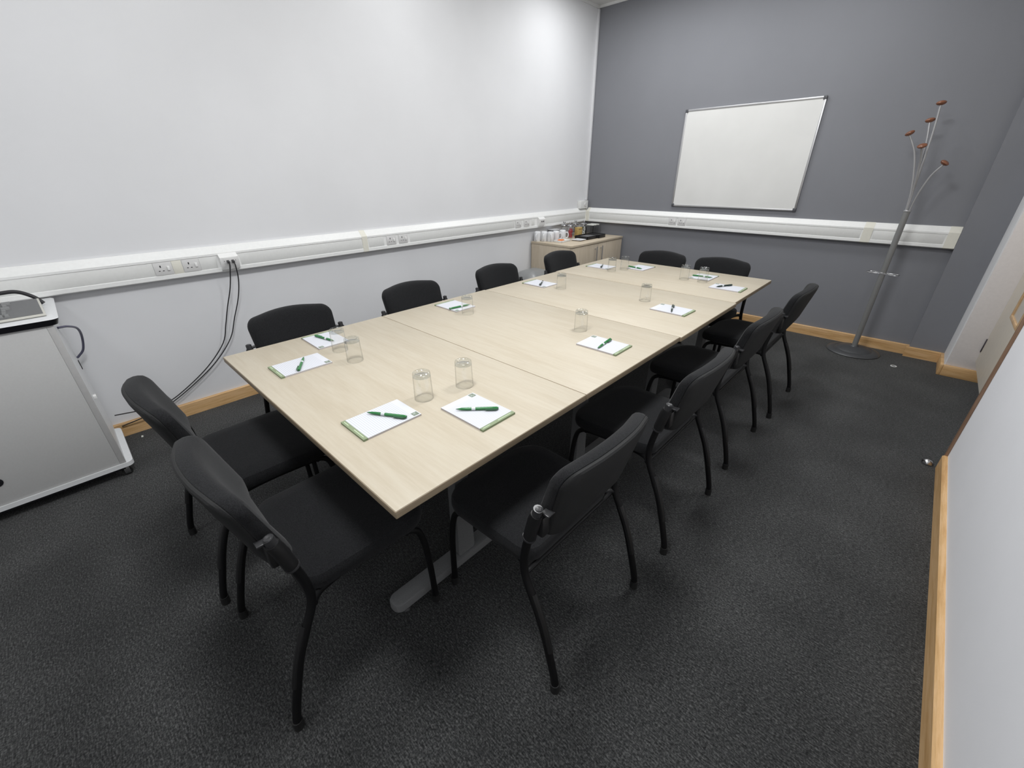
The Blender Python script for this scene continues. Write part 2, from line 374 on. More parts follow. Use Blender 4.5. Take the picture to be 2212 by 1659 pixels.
# door
d = struct(B().box(XD, XD+0.045, -1.35, YJ-0.008, 0.150, 2.1, 0.002), 'door_1', M['doorcream'])
def bead(y0, y1, z0, z1, w, x0, x1):
    b = B(); b.box(x0, x1, y0, y0+w, z0, z1, 0.002); b.box(x0, x1, y1-w, y1, z0, z1, 0.002)
    b.box(x0, x1, y0+w, y1-w, z0, z0+w, 0.002); b.box(x0, x1, y0+w, y1-w, z1-w, z1, 0.002); return b
bead(-1.10, -0.755, 0.592, 1.6, 0.022, XD-0.010, XD+0.004).build('glazing_bead', M['beadwood'], d)
B().box(XD-0.003, XD+0.001, -1.08, -0.775, 0.612, 1.58).build('vision_pane', M['acrylic'], d)
for z in (0.285, 1.85):
    B().box(XD-0.006, XD+0.002, YJ-0.020, YJ-0.0065, z-0.05, z+0.05, 0.001).build('hinge', M['hinge'], d)
B().tube([(XD-0.0, -1.28, 1.0), (XD-0.05, -1.28, 1.0), (XD-0.052, -1.16, 1.0)], 0.009, 10, 3).build('door_handle', M['chrome'], d)

# ------------------------------------------------------------------ dado trunking
PROF = [(.0015, .893), (.042, .893), (.05, .899), (.05, .920), (.0465, .922), (.0465, .998), (.05, 1.000), (.05, 1.012), (.013, 1.053), (.0015, 1.053)]
tk = B().prism(PROF, 1, YB+0.02, -0.002).build('cable_trunking', M['upvc'])
tag(tk, 'white cable trunking running along the white left wall', 'trunking', 'white wall trunking')
CS = (0.0465, 0.0478)
for y0, y1 in [(YB+0.05, -4.485), (-4.255, -4.165), (-4.03, -3.16), (-3.10, -2.965), (-2.71, -1.39), (-1.11, -1.06), (-0.86, -0.07)]:
    B().box(CS[0], CS[1], y0, y1, .925, .995, .0005).build('cover_strip', M['cover'], tk)
B().box(CS[0], CS[1]+.001, -4.394, -4.346, .922, .998, .0005).build('joint_cover', M['cream'], tk)
for y0, y1 in [(-3.155, -3.11), (-0.058, -0.02)]:
    B().prism([(.0015, .8925), (.043, .8925), (.0515, .8985), (.0515, 1.0125), (.0135, 1.0545), (.0015, 1.0545)], 1, y0, y1).build('joint_cover', M['cream'], tk)
tk2 = B().prism([(-a, b) for a, b in PROF], 0, 0.05, 3.467).build('cable_trunking', M['upvc'])
tag(tk2, 'white cable trunking running along the grey far wall', 'trunking', 'white wall trunking')
for x0, x1 in [(0.10, 1.14), (1.345, 2.865), (2.95, 3.39)]:
    B().box(x0, x1, -CS[1], -CS[0], .925, .995, .0005).build('cover_strip', M['cover'], tk2)
for x0, x1 in [(0.052, 0.09), (2.875, 2.94), (3.40, 3.466)]:
    B().prism([(-.0015, .8925), (-.043, .8925), (-.0515, .8985), (-.0515, 1.0125), (-.0135, 1.0545), (-.0015, 1.0545)], 0, x0, x1).build('joint_cover', M['cream'], tk2)

def socket_proto():
    """local: faces +X, y along the wall (increasing to the left as seen from the room is -y)"""
    t = thing('power_socket', '', 'socket')
    b = B().box(0, .0035, -.044, .044, -.036, .036, .002); b.build('faceplate', M['socket'], t)
    h = B(); h.box(.003, .0042, .0 - .012-.003, -.012+.003, .008, .020); h.box(.003, .0042, -.026, -.018, -.013, -.009); h.box(.003, .0042, -.006, .002, -.013, -.009)
    h.build('pin_slots', M['hole'], t)
    B().box(.003, .010, .018, .031, -.012, .013, .002).build('rocker_switch', M['switch'], t)
    return t
sp = socket_proto()
G = 'switched sockets in the wall trunking'
sock = [((.0472, -4.44, .960), 0, 'left socket of the pair in the trunking beside the trolley'),
        ((.0472, -4.30, .960), 0, 'right socket of the pair in the trunking, nearer the black cables'),
        ((.0472, -2.895, .960), 0, 'left socket of the pair in the trunking mid left wall'),
        ((.0472, -2.78, .960), 0, 'right socket of the pair in the trunking mid left wall'),
        ((.0472, -1.33, .960), 0, 'left socket of the pair in the trunking before the cabinet'),
        ((.0472, -1.195, .960), 0, 'right socket of the pair in the trunking before the cabinet'),
        ((1.19, -.0472, .960), -PI/2, 'left socket in the far wall trunking under the whiteboard'),
        ((1.295, -.0472, .960), -PI/2, 'right socket in the far wall trunking under the whiteboard')]
for i, (l, r, lab) in enumerate(sock):
    if i == 0: sp.location = l; sp.rotation_euler = (0, 0, r); tag(sp, lab, None, G)
    else: dup(sp, l, r, lab, G)

def data_outlet(y, lab, plugs):
    t = thing('data_outlet', lab, 'outlet', (.0472, y, .958), 0, 'angled network outlets')
    b = B(); b.prism([(0, -.050), (.012, -.050), (.034, -.012), (.034, .028), (.003, .050), (0, .050)], 1, -.052, .052)
    b.build('housing', M['switch'], t)
    B().box(.034, .0355, -.036, .036, -.010, .024, .0005).build('faceplate', M['socket'], t)
    h = B(); h.box(.0352, .0365, -.020, -.006, -.004, .010); h.box(.0352, .0365, .008, .022, -.004, .010); h.build('ports', M['hole'], t)
    for q in (-.031, .032): B().box(.0352, .0362, q-.002, q+.002, .004, .008).build('screw', M['hinge'], t)
    return t
data_outlet(-4.098, 'white angled network outlet with two black cables plugged in', True)
data_outlet(-0.96, 'white angled network outlet on the trunking above the mugs', False)

def net_cable(path, lab, y):
    t = thing('network_cable', lab, 'cable', (0, 0, 0), 0, 'black network cables')
    B().tube(path, .0034, 8, 6).build('cord', M['cable'], t)
    p = path[0]
    B().box(p[0]-.014, p[0]+.004, y-.007, y+.007, p[2]-.006, p[2]+.008, .002).build('plug', M['cap'], t)
zc = 0.958
net_cable([(.098, -4.111, zc-.001), (.10, -4.112, .93), (.072, -4.14, .80), (.045, -4.185, .67), (.04, -4.225, .56), (.04, -4.275, .44), (.04, -4.40, .31), (.04, -4.56, .20), (.042, -4.68, .145), (.055, -4.80, .15), (.10, -4.93, .185)],
          'left of two black cables hanging from the network outlet', -4.111)
net_cable([(.098, -4.083, zc-.001), (.105, -4.081, .93), (.09, -4.085, .84), (.055, -4.11, .72), (.042, -4.165, .59), (.04, -4.225, .46), (.04, -4.345, .33), (.04, -4.50, .22), (.045, -4.66, .135), (.05, -4.78, .105), (.03, -4.925, .075)],
          'right of two black cables hanging from the network outlet', -4.083)

t = thing('thermostat', 'white thermostat box with round dial on wall corner above trunking', 'thermostat', (0, -.115, 1.092))
B().box(0, .056, -.078, .082, -.046, .046, .008).build('housing', M['cover'], t)
dl = B().lathe([(.0, 0), (.024, 0), (.022, .010), (.0, .010)], (0, 0, 0), 24).build('dial', M['socket'], t)
dl.rotation_euler = (0, PI/2, 0); dl.location = (.0555, .02, 0)
tag(B().box(0, .024, -.034, -.004, 1.14, ZC-.03, .003).build('cable_conduit', M['wall']), 'thin white vertical cable conduit in the corner above the thermostat', 'conduit')

# ------------------------------------------------------------------ whiteboard
t = thing('whiteboard', 'white dry-wipe board with aluminium frame on grey wall', 'whiteboard', (1.734, 0, 1.558))
w2, h2 = .596, .445
B().box(-w2+.008, w2-.008, -.014, -.004, -h2+.008, h2-.008).build('panel', M['board'], t)
fr = B(); fw = .016
for z0, z1 in ((-h2, -h2+fw), (h2-fw, h2)): fr.box(-w2+.01, w2-.01, -.020, -.003, z0, z1, .003)
for x0, x1 in ((-w2, -w2+fw), (w2-fw, w2)): fr.box(x0, x1, -.020, -.003, -h2+.01, h2-.01, .003)
fr.build('frame', M['alu'], t)
for sx in (-1, 1):
    for sz in (-1, 1):
        x, z = sx*w2, sz*h2
        B().box(min(x+sx*.002, x-sx*.026), max(x+sx*.002, x-sx*.026), -.0225, -.002, min(z+sz*.002, z-sz*.026), max(z+sz*.002, z-sz*.026), .004).build('corner_cap', M['corner'], t)

# ------------------------------------------------------------------ tables
TX, TY, TW, TL, TH = 1.150, -4.486, 1.40, 0.8045, .725
TABLE_LABELS = ['pale maple table nearest the camera, with four notepads on it',
                'pale maple table second from the camera, behind the nearest one',
                'pale maple table third from the camera, in front of farthest one',
                'pale maple table farthest from the camera, by the grey wall']
def make_table():
    t = thing('meeting_table', TABLE_LABELS[0], 'table', (0, 0, 0), 0, 'maple tables pushed together')
    g = .0017
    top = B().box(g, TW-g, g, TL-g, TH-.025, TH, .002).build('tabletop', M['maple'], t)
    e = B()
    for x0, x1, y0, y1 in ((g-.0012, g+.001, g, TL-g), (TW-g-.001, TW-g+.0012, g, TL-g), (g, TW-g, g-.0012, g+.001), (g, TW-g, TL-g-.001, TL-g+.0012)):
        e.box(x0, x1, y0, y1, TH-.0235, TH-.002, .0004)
    e.build('edge_band', M['mapleshade'], top)
    for lx in (.36, TW-.28):
        leg = B()
        cy = TL/2
        leg.prism(rpoly([(cy-.042, .05), (cy+.042, .05), (cy+.027, TH-.03), (cy-.027, TH-.03)], [.02, .02, .004, .004], 4), 0, lx-.022, lx+.022)
        L = leg.build('leg', M['steelgrey'], t)
        f = B(); base = rpoly([(lx-.036, cy-.345), (lx+.036, cy-.345), (lx+.036, cy+.345), (lx-.036, cy+.345)], [.030]*4, 6)
        sh = lambda s: [((x-lx)*s+lx, (y-cy)*(1-(1-s)*.12)+cy) for x, y in base]
        f.loft([[(x, y, .022) for x, y in base], [(x, y, .044) for x, y in base], [(x, y, .053) for x, y in sh(.93)], [(x, y, .056) for x, y in sh(.80)]])
        f.build('foot', M['steelgrey'], L)
        for yy in (cy-.30, cy+.30):
            for xx in (lx-.018, lx+.018):
                B().lathe([(.014, 0), (.016, .004), (.012, .010), (.006, .012), (.006, .024)], (xx, yy, 0), 14).build('glide', M['cap'], L)
    bm_ = B().box(.36, TW-.28, TL/2-.025, TL/2+.025, TH-.075, TH-.035, .003)
    for lx in (.36, TW-.28): bm_.box(lx-.03, lx+.03, .08, TL-.08, TH-.05, TH-.0255, .003)
    bm_.build('under_frame', M['steelgrey'], t)
    return t
tab = make_table()
for i in range(4):
    loc = (TX+(0, 0, .008, -.003)[i], TY+TL*i+(0, 0, 0, .004)[i], 0)
    if i == 0: tab.location = loc
    else: dup(tab, loc, 0, TABLE_LABELS[i])

# ------------------------------------------------------------------ chairs   (local: origin between rear feet, +Y = forward)
def back_d(x, z): return .083-.27*(z-.54)+.036*(x/.225)**2
def make_chair():
    t = thing('conference_chair', '', 'chair', (0, 0, 0), 0, 'black chairs around the meeting tables')
    # seat cushion
    ol = rpoly([(-.222, .135), (.222, .135), (.233, .556), (-.233, .556)], [.055, .055, .11, .11], 10)
    cx, cyy = 0, .35
    def loop(s, z, drop=1):
        out = []
        for x, y in ol:
            xx, yy = cx+(x-cx)*s, cyy+(y-cyy)*s
            wf = max(0, (yy-.41)/.155); out.append((xx, yy, z-.022*wf*wf*drop))
        return out
    b = B().loft([loop(.93, .408, .6), loop(.985, .414, .8), loop(1.0, .430), loop(.995, .450), loop(.97, .461), loop(.90, .468), loop(.7, .471), loop(.4, .470), loop(.1, .469)])
    b.build('seat', M['fabric'], t)
    p = B().loft([loop(.60, .394, .4), loop(.74, .398, .5), loop(.80, .404, .6), loop(.80, .415, .6)]); p.build('seat_pan', M['plastic'], t)
    # backrest
    bo = rpoly([(-.205, .535), (.205, .535), (.219, .797), (0, .826), (-.219, .797)], [.055, .055, .05, .8, .05], 8)
    cz = .675
    def bl(s, dep):
        out = []
        for x, z in bo:
            xx, zz = x*s, cz+(z-cz)*s
            lum = 1+.25*math.exp(-((zz-.62)/.07)**2)
            out.append((xx, back_d(xx, zz)+dep*(lum if dep > .01 else 1), zz))
        return out
    b = B().loft([bl(.965, -.004), bl(.99, -.002), bl(1.0, .006), bl(.995, .018), bl(.975, .029), bl(.93, .036), bl(.82, .040), bl(.6, .042), bl(.35, .042), bl(.1, .042)])
    b.build('backrest', M['fabric'], t)
    b = B().loft([bl(.975, -.002), bl(.985, -.006), bl(.975, -.011), bl(.94, -.016), bl(.8, -.019), bl(.5, -.019), bl(.1, -.019)])
    b.build('back_shell', M['shell'], t)
    for s in (-1, 1):
        path = [(s*.249, .0, 0), (s*.249, .004, .05), (s*.248, .027, .14), (s*.247, .062, .255), (s*.246, .101, .345), (s*.245, .128, .405), (s*.245, .137, .455), (s*.244, .132, .515), (s*.243, .115, .594), (s*.242, .095, .672)]
        L = B().tube(path, .0122, 12, 4).build('leg', M['tube'], t)
        B().tube([(s*.249, 0, 0), (s*.249, .001, .034)], .0148, 12, 1).build('foot_cap', M['rubber'], L)
        st = B(); q = [(s*.247, .034, .165), (s*.246, .051, .222), (s*.245, .081, .302), (s*.244, .107, .356)]
        st.tube([(x, y-.005, z) for x, y, z in q], .0112, 10, 3); st.build('stacking_pad', M['plastic'], L)
        path = [(s*.216, .526, 0), (s*.215, .524, .12), (s*.213, .518, .26), (s*.208, .506, .350), (s*.202, .486, .384), (s*.194, .44, .394), (s*.190, .30, .399), (s*.205, .18, .403), (s*.243, .132, .412)]
        L = B().tube(path, .0112, 12, 4).build('leg', M['tube'], t)
        B().tube([(s*.216, .526, 0), (s*.216, .5257, .034)], .0138, 12, 1).build('foot_cap', M['rubber'], L)
        cl = B().tube([(s*.2432, .1185, .575), (s*.2425, .103, .645), (s*.2422, .096, .668)], [.0185, .0185, .0165], 14, 1)
        x0, x1 = sorted((s*.205, s*.236))
        cl.box(x0, x1, .080, .112, .585, .655, .006)
        C = cl.build('back_clamp', M['plastic'], t)
        B().tube([(s*.2422, .098, .664), (s*.2419, .092, .689)], .0132, 14, 1).lathe([(.0, 0), (.0105, 0), (.008, .002), (.0, .001)], (s*.2419, .092, .689), 14).build('tube_end_cap', M['cap'], C)
        rg = B().tube([(s*.2432, .1198, .569), (s*.2432, .1183, .575)], .0194, 16, 1); rg.build('clamp_ring', M['cap'], C)
        x0, x1 = sorted((s*.196, s*.232)); B().box(x0, x1, .066, .092, .664, .671, .002).build('clamp_tab', M['cap'], C)
    B().tube([(-.243, .140, .404), (.243, .140, .404)], .0085, 10, 1).build('cross_bar', M['tube'], t)
    B().tube([(-.205, .46, .390), (.205, .46, .390)], .0085, 10, 1).build('cross_bar', M['tube'], t)
    return t
ch = make_chair()
CH = [(2.125, -4.812, 0, 'black fabric chair at near table end, right of the two there'),
      (1.516, -4.840, 0, 'black fabric chair at near table end, left one, closest to grey trolley'),
      (2.862, -3.972, PI/2, 'black fabric chair on right table side, nearest the camera'),
      (2.874, -3.242, PI/2, 'black fabric chair on right table side, second from the camera'),
      (2.866, -2.478, PI/2, 'black fabric chair on right table side, third from the camera'),
      (2.889, -1.738, PI/2, 'black fabric chair on right table side, farthest, facing farthest table'),
      (.870, -4.092, -PI/2, 'black fabric chair by the white wall, nearest the hanging cables'),
      (.873, -3.328, -PI/2, 'black fabric chair by the white wall, second from the hanging cables'),
      (.873, -2.540, -PI/2, 'black fabric chair by the white wall, third along, left of grey bin'),
      (.872, -1.733, -PI/2, 'black fabric chair by the white wall, in front of the cabinet'),
      (1.625, -1.080, PI, 'black fabric chair at far table end, left of the two, beside cabinet'),
      (2.140, -1.075, PI, 'black fabric chair at far table end, right of the two')]
for i, (x, y, r, lab) in enumerate(CH):
    if i == 0: ch.location = (x, y, 0); ch.rotation_euler = (0, 0, r); ch['label'] = lab
    else: dup(ch, (x, y, 0), r, lab)

# ------------------------------------------------------------------ notepads (local: +Y = top, green strip at the bottom)
def make_pad():
    t = thing('notepad', '', 'notepad', (0, 0, 0), 0, 'lined notepads on the tables')
    B().box(-.074, .074, -.105, .105, 0, .0062).build('page_block', M['padside'], t)
    B().box(-.074, .074, -.105, .105, .0062, .0070).build('top_sheet', M['paper'], t)
    s = B().box(-.0742, .0742, -.1055, -.0905, 0, .0074).build('binding_strip', M['green'], t)
    q = B(); q.box(-.066, -.036, -.0985, -.0965, .0074, .0076); q.box(.0, .060, -.0985, -.0965, .0074, .0076); q.build('print', M['lightprint'], s)
    lg = B().box(.047, .069, .080, .102, .0070, .0072).build('logo', M['logo'], t)
    q = B()
    def bar(x0, y0, x1, y1, w):
        a = Vector((x0, y0)); b = Vector((x1, y1)); n = Vector((-(b-a).y, (b-a).x)).normalized()*w/2
        P = [a+n, a-n, b-n, b+n]; q.loft([[(p.x, p.y, .0071) for p in P], [(p.x, p.y, .0074) for p in P]])
    bar(.049, .0835, .058, .0965, .0016); bar(.0585, .0835, .049, .0965, .0016); bar(.0505, .090, .0655, .090, .0012); bar(.061, .083, .061, .088, .0012)
    q.build('print', M['logoline'], lg)
    return t
pad = make_pad()
R_ = math.radians
# centre, rotation of the pad's +Y axis measured from world +Y
PADS = [((1.510, -4.287), -0.0, 'lined notepad at near table end, left of the two near-end pads'),
        ((2.152, -4.283), R_(-.3), 'lined notepad at near table end, largest one on left of corner pair'),
        ((2.347, -4.034), R_(90.6), 'lined notepad nearest the right table edge, nearest the camera'),
        ((1.290, -4.079), R_(-91), 'lined notepad before nearest wall-side chair, partly behind two tumblers'),
        ((1.314, -3.280), R_(-90), 'lined notepad before second wall-side chair, tumbler covers its right corner'),
        ((1.332, -2.497), R_(-90), 'lined notepad before third wall-side chair, small dark-shaded green pen across it'),
        ((1.330, -1.676), R_(-90), 'lined notepad before the chair that fronts the cabinet'),
        ((1.612, -1.497), R_(178), 'lined notepad at far table end, left of the two'),
        ((2.140, -1.505), R_(180), 'lined notepad at far table end, right one, seen through a tumbler'),
        ((2.390, -1.732), R_(90), 'lined notepad on farthest table by right edge, near its corner'),
        ((2.331, -2.480), R_(88.5), 'lined notepad by right edge of table third from the camera'),
        ((2.337, -3.227), R_(91), 'lined notepad by right edge of table second from the camera')]
for i, ((x, y), r, lab) in enumerate(PADS):
    if i == 0: pad.location = (x, y, TH); pad.rotation_euler = (0, 0, r); pad['label'] = lab
    else: dup(pad, (x, y, TH), r, lab)

# ------------------------------------------------------------------ pens (local: tip at -X, clip end at +X)
def make_pen():
    t = thing('ballpoint_pen', '', 'pen', (0, 0, 0), 0, 'green pens on the notepads')
    rx = lambda prof: [(r, z) for r, z in prof]
    def lx(prof, seg=14):
        b = B(); V = []; F = []
        for r, x in prof:
            for k in range(seg): a = 2*PI*k/seg; V.append((x, r*math.cos(a), r*math.sin(a)))
        for i in range(len(prof)-1):
            for k in range(seg): F.append((i*seg+k, i*seg+(k+1) % seg, (i+1)*seg+(k+1) % seg, (i+1)*seg+k))
        F.append(tuple(range(seg))[::-1]); F.append(tuple((len(prof)-1)*seg+k for k in range(seg))); return b.add(V, F)
    lx([(.0022, -.064), (.0042, -.054), (.0052, -.036), (.0054, -.012), (.0055, .05), (.0054, .066), (.0042, .0715)]).build('barrel', M['pen'], t)
    lx([(.0006, -.0725), (.0012, -.070), (.0024, -.0635)]).build('tip', M['penclip'], t)
    lx([(.0057, -.019), (.0057, -.006)]).build('band', M['penband'], t)
    c = B(); c.loft([[(x, y, z) for x, y, z in ((.026, -.0066, -.002), (.030, -.0105, -.002), (.064, -.0108, -.002), (.0725, -.004, -.002), (.0725, .003, -.002), (.066, -.004, -.002), (.034, -.0052, -.002))],
                     [(x, y, z) for x, y, z in ((.026, -.0066, .0022), (.030, -.0105, .0022), (.064, -.0108, .0022), (.0725, -.004, .0022), (.0725, .003, .0022), (.066, -.004, .0022), (.034, -.0052, .0022))]])
    c.build('clip', M['penclip'], t)
    return t
pen = make_pen()
PENS = [((1.517, -4.284), -30, 'green pen on the left of the two near-end notepads'),
        ((2.154, -4.265), 30.9, 'green pen slanting across the notepad at the near corner, left pad'),
        ((2.347, -4.035), 45.7, 'green pen on the notepad nearest the right table edge and camera'),
        ((1.292, -4.082), -168, 'green pen on notepad before nearest wall-side chair'),
        ((1.372, -3.288), -99, 'green pen lying partly behind a tumbler, before second wall-side chair'),
        ((1.350, -2.493), -58, 'short dark-shaded green pen on notepad before third wall-side chair'),
        ((1.343, -1.676), -63, 'dark-shaded green pen on notepad before the chair fronting the cabinet'),
        ((1.590, -1.560), 169, 'green pen on left notepad at far table end'),
        ((2.136, -1.528), -173, 'green pen seen through a tumbler at far table end'),
        ((2.361, -1.725), 64, 'dark-shaded green pen on notepad near the far right table corner'),
        ((2.328, -2.480), 111, 'dark-shaded green pen on the right-edge notepad of third table'),
        ((2.338, -3.228), 98, 'green pen on the right-edge notepad of second table')]
for i, ((x, y), r, lab) in enumerate(PENS):
    l = (x, y, TH+.0075+.0056)
    if i == 0: pen.location = l; pen.rotation_euler = (0, 0, R_(r)); pen['label'] = lab
    else:
        q = dup(pen, l, R_(r), lab)
        if 'dark' in lab:                      # same green pens, with their shading put into a darker colour
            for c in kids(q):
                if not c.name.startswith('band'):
                    c.material_slots[0].link = 'OBJECT'; c.material_slots[0].material = M['penshade']

# ------------------------------------------------------------------ upturned tumblers
def make_glass():
    t = thing('drinking_glass', '', 'glass', (0, 0, 0), 0, 'upturned tumblers on the tables')
    ro, ri = lambda z: .0338-.024*z, lambda z: .0318-.024*z
    prof = [(ro(0), 0.0005), (ro(.03), .03), (ro(.06), .06), (ro(.088), .088), (ri(.088), .088), (ri(.06), .06), (ri(.03), .03), (ri(0), .0005)]
    B().lathe(prof, (0, 0, 0), 40, closed=True).build('wall', M['glass'], t)
    b = B().lathe([(ro(.0885), .0885), (ro(.098), .098), (ro(.103)-.001, .1035), (ro(.105)-.004, .1055), (.0235, .1045), (.020, .1015), (0.001, .101)], (0, 0, 0), 40)
    b.lathe([(ro(.0885), .0885), (.027, .0888), (.022, .0915), (.001, .093)], (0, 0, 0), 40)
    b.build('thick_base', M['glassbase'], t)
    return t
gl = make_glass()
GL = [((2.133, -4.100), 'upturned tumbler nearest the camera, behind the near-corner notepads'),
      ((2.165, -3.935), 'upturned tumbler near the right front, second closest to camera'),
      ((1.631, -4.101), 'upturned tumbler right of the nearest wall-side pair'),
      ((1.470, -4.090), 'upturned tumbler overlapping the notepad before nearest wall-side chair'),
      ((1.484, -3.323), 'upturned tumbler in front of the pad before second wall-side chair'),
      ((1.534, -2.502), 'upturned tumbler beside the pad before third wall-side chair'),
      ((2.129, -3.118), 'lone upturned tumbler behind right-edge notepad of second table'),
      ((2.113, -2.396), 'lone upturned tumbler behind right-edge notepad of third table'),
      ((1.484, -1.757), 'upturned tumbler on farthest table, left of the cabinet-side pair'),
      ((1.530, -1.634), 'upturned tumbler on farthest table, right of the cabinet-side pair'),
      ((2.050, -1.662), 'upturned tumbler on farthest table, left of the right-hand pair'),
      ((2.185, -1.657), 'upturned tumbler standing in front of right far-end notepad')]
for i, ((x, y), lab) in enumerate(GL):
    if i == 0: gl.location = (x, y, TH); gl['label'] = lab
    else: dup(gl, (x, y, TH), 0, lab)

# ------------------------------------------------------------------ coat stand
t = thing('coat_stand', 'grey metal coat stand with reddish wooden knobs in right corner', 'coat stand', (3.115, -.232, 0))
B().lathe([(.192, 0), (.195, .006), (.188, .014), (.150, .026), (.135, .024), (.130, .020)], (0, 0, 0), 48).build('base_ring', M['standbase'], t)
B().lathe([(.132, .012), (.134, .022), (.118, .034), (.07, .044), (.034, .050), (.028, .06), (.0, .06)], (0, 0, 0), 48).build('base_disc', M['standbase'], t)
B().lathe([(.0205, .055), (.0205, 1.160), (.0, 1.160)], (0, 0, 0), 20).build('pole', M['standmetal'], t)
B().lathe([(.0215, 1.158), (.0228, 1.160), (.0228, 1.169), (.0215, 1.171), (.0, 1.171)], (0, 0, 0), 24).build('collar', M['rod'], t)
def branch(dx, dy, z1, bow, kn=None):
    n = math.hypot(dx, dy) or 1e-6; ux, uy = dx/n, dy/n; sx, sy = ux*.010, uy*.010
    h = z1-1.17
    path = [(sx, sy, 1.12), (sx*1.1, sy*1.1, 1.18), (sx+(dx-sx)*.08*bow, sy+(dy-sy)*.08*bow, 1.17+h*.22), (sx+(dx-sx)*.27*bow, sy+(dy-sy)*.27*bow, 1.17+h*.47), (sx+(dx-sx)*.58*bow**.5, sy+(dy-sy)*.58*bow**.5, 1.17+h*.76), (dx, dy, z1-.008)]
    a = B().tube(path, .0060, 10, 5).build('hook_arm', M['rod'], t)
    tv = (Vector(path[-1])-Vector(path[-2])).normalized()
    k = B().lathe([(0, -.0145), (.012, -.0135), (.021, -.010), (.026, -.005), (.0285, .0), (.027, .005), (.021, .010), (.012, .0135), (0, .0145)], (0, 0, 0), 24).build('knob', M['knob'], a)
    k.location = (dx, dy, z1); k.rotation_euler = tv.to_track_quat('Z', 'Y').to_euler()
branch(-.045, .01, 1.865, 1.0); branch(-.07, .03, 1.765, 1.0); branch(-.155, .0, 1.688, .9)
branch(-.055, -.09, 1.60, 1.0); branch(.10, -.02, 1.49, .8)
ub = B()
for s in (-1, 1):
    pts = [(.016, -.022), (.05, -.030), (.095, -.030), (.107, -.018), (.107, .018), (.095, .030), (.05, .030), (.016, .022)]
    ca, sa = math.cos(R_(-16)), math.sin(R_(-16))
    ub.tube([(s*x*ca-s*y*sa, s*x*sa+s*y*ca, .69) for x, y in pts], .0026, 8, 3)
ub.build('umbrella_loops', M['chrome'], t)
B().lathe([(.0206, .683), (.0222, .685), (.0222, .695), (.0206, .697)], (0, 0, 0), 20).build('loop_collar', M['rod'], t)

# ------------------------------------------------------------------ presentation trolley
X0, X1, Y1, Y0, ZT = .03, .53, -4.955, -5.75, .872
t = thing('trolley', 'light grey presentation trolley with white base standing at the left', 'trolley', ((X0+X1)/2, (Y0+Y1)/2, 0))
def P(b, n, m): o = b.build(n, m, t); o.location = (-(X0+X1)/2, -(Y0+Y1)/2, 0); return o
P(B().box(X0, X1-.012, Y0+.02, Y1-.006, .085, ZT-.015), 'cabinet_body', M['cartwhite'])
fp = P(B().box(X1-.012, X1, Y0+.015, Y1-.030, .085, ZT-.016, .001), 'front_panel', M['cartpanel'])
P(B().box(X1-.013, X1+.0006, Y1-.0297, Y1-.006, .085, ZT-.016, .001), 'edge_post', M['cartedge'])
lk = B().lathe([(0, 0), (.021, 0), (.021, .003), (.014, .004), (.013, .002), (0, .002)], (0, 0, 0), 24).build('cable_grommet', M['cartblack'], fp)
lk.rotation_euler = (0, PI/2, 0); lk.location = (X1, -5.383, .203)
pl = rrect(X0+.02, X1+.006, Y0-.02, Y1+.022, .03)
P(B().loft([[(x, y, .060) for x, y in pl], [(x, y, .084) for x, y in pl]]), 'base_plinth', M['cartwhite'])
P(B().box(X0+.03, X1-.005, Y0+.02, Y1-.02, .045, .0605), 'base_frame', M['cartblack'])
tp = rrect(X0-.02, X1+.022, Y0-.02, Y1+.022, .03); ti = rrect(X0-.016, X1+.008, Y0-.01, Y1+.012, .028)
P(B().loft([[(x, y, ZT-.018) for x, y in ti], [(x, y, ZT+.010) for x, y in tp]]), 'top_edge', M['cartblack'])
P(B().loft([[(x, y, ZT+.010) for x, y in tp], [(x, y, ZT+.016) for x, y in ti]]), 'top', M['cartwhite'])
P(B().box(X0+.055, X0+.058+.02, Y1-.006, Y1-.003, .50, .55), 'vent_slot', M['hole'])
cl_ = P(B().box(X1-.16, X1-.13, Y1-.007, Y1+.006, .42, .438, .002), 'cable_clip', M['switch'])
for x, y in ((X1-.030, Y1-.018), (X0+.06, Y1-.03), (X1-.045, Y0+.05), (X0+.06, Y0+.05)):
    c = B(); c.box(x-.016, x+.016, y-.012, y+.012, .036, .047); c.box(x-.018, x-.014, y-.012, y+.012, .012, .046, .001); c.box(x+.014, x+.018, y-.012, y+.012, .012, .046, .001)
    co = P(c, 'caster', M['chrome'])
    wv = B().tube([(x-.013, y, .0225), (x+.013, y, .0225)], .0225, 20, 1).build('wheel', M['rubber'], co)
tag(B().tube([(.36, -4.9595, .80), (.345, -4.948, .797), (.30, -4.925, .785), (.20, -4.90, .745), (.12, -4.90, .68), (.075, -4.92, .60), (.06, -4.948, .565), (.058, -4.9595, .555)], .0055, 10, 5).build('looped_cable', M['cablep']),
    'violet-grey cable looping out of the side of the trolley', 'cable')

# keyboard on the trolley
t = thing('keyboard', 'grey desktop keyboard lying on the trolley top', 'keyboard', (.395, -5.115, ZT+.016), R_(2))
kb = B(); prof = [(-.085, .004), (.085, .004), (.085, .010), (.06, .014), (-.07, .034), (-.085, .028)]
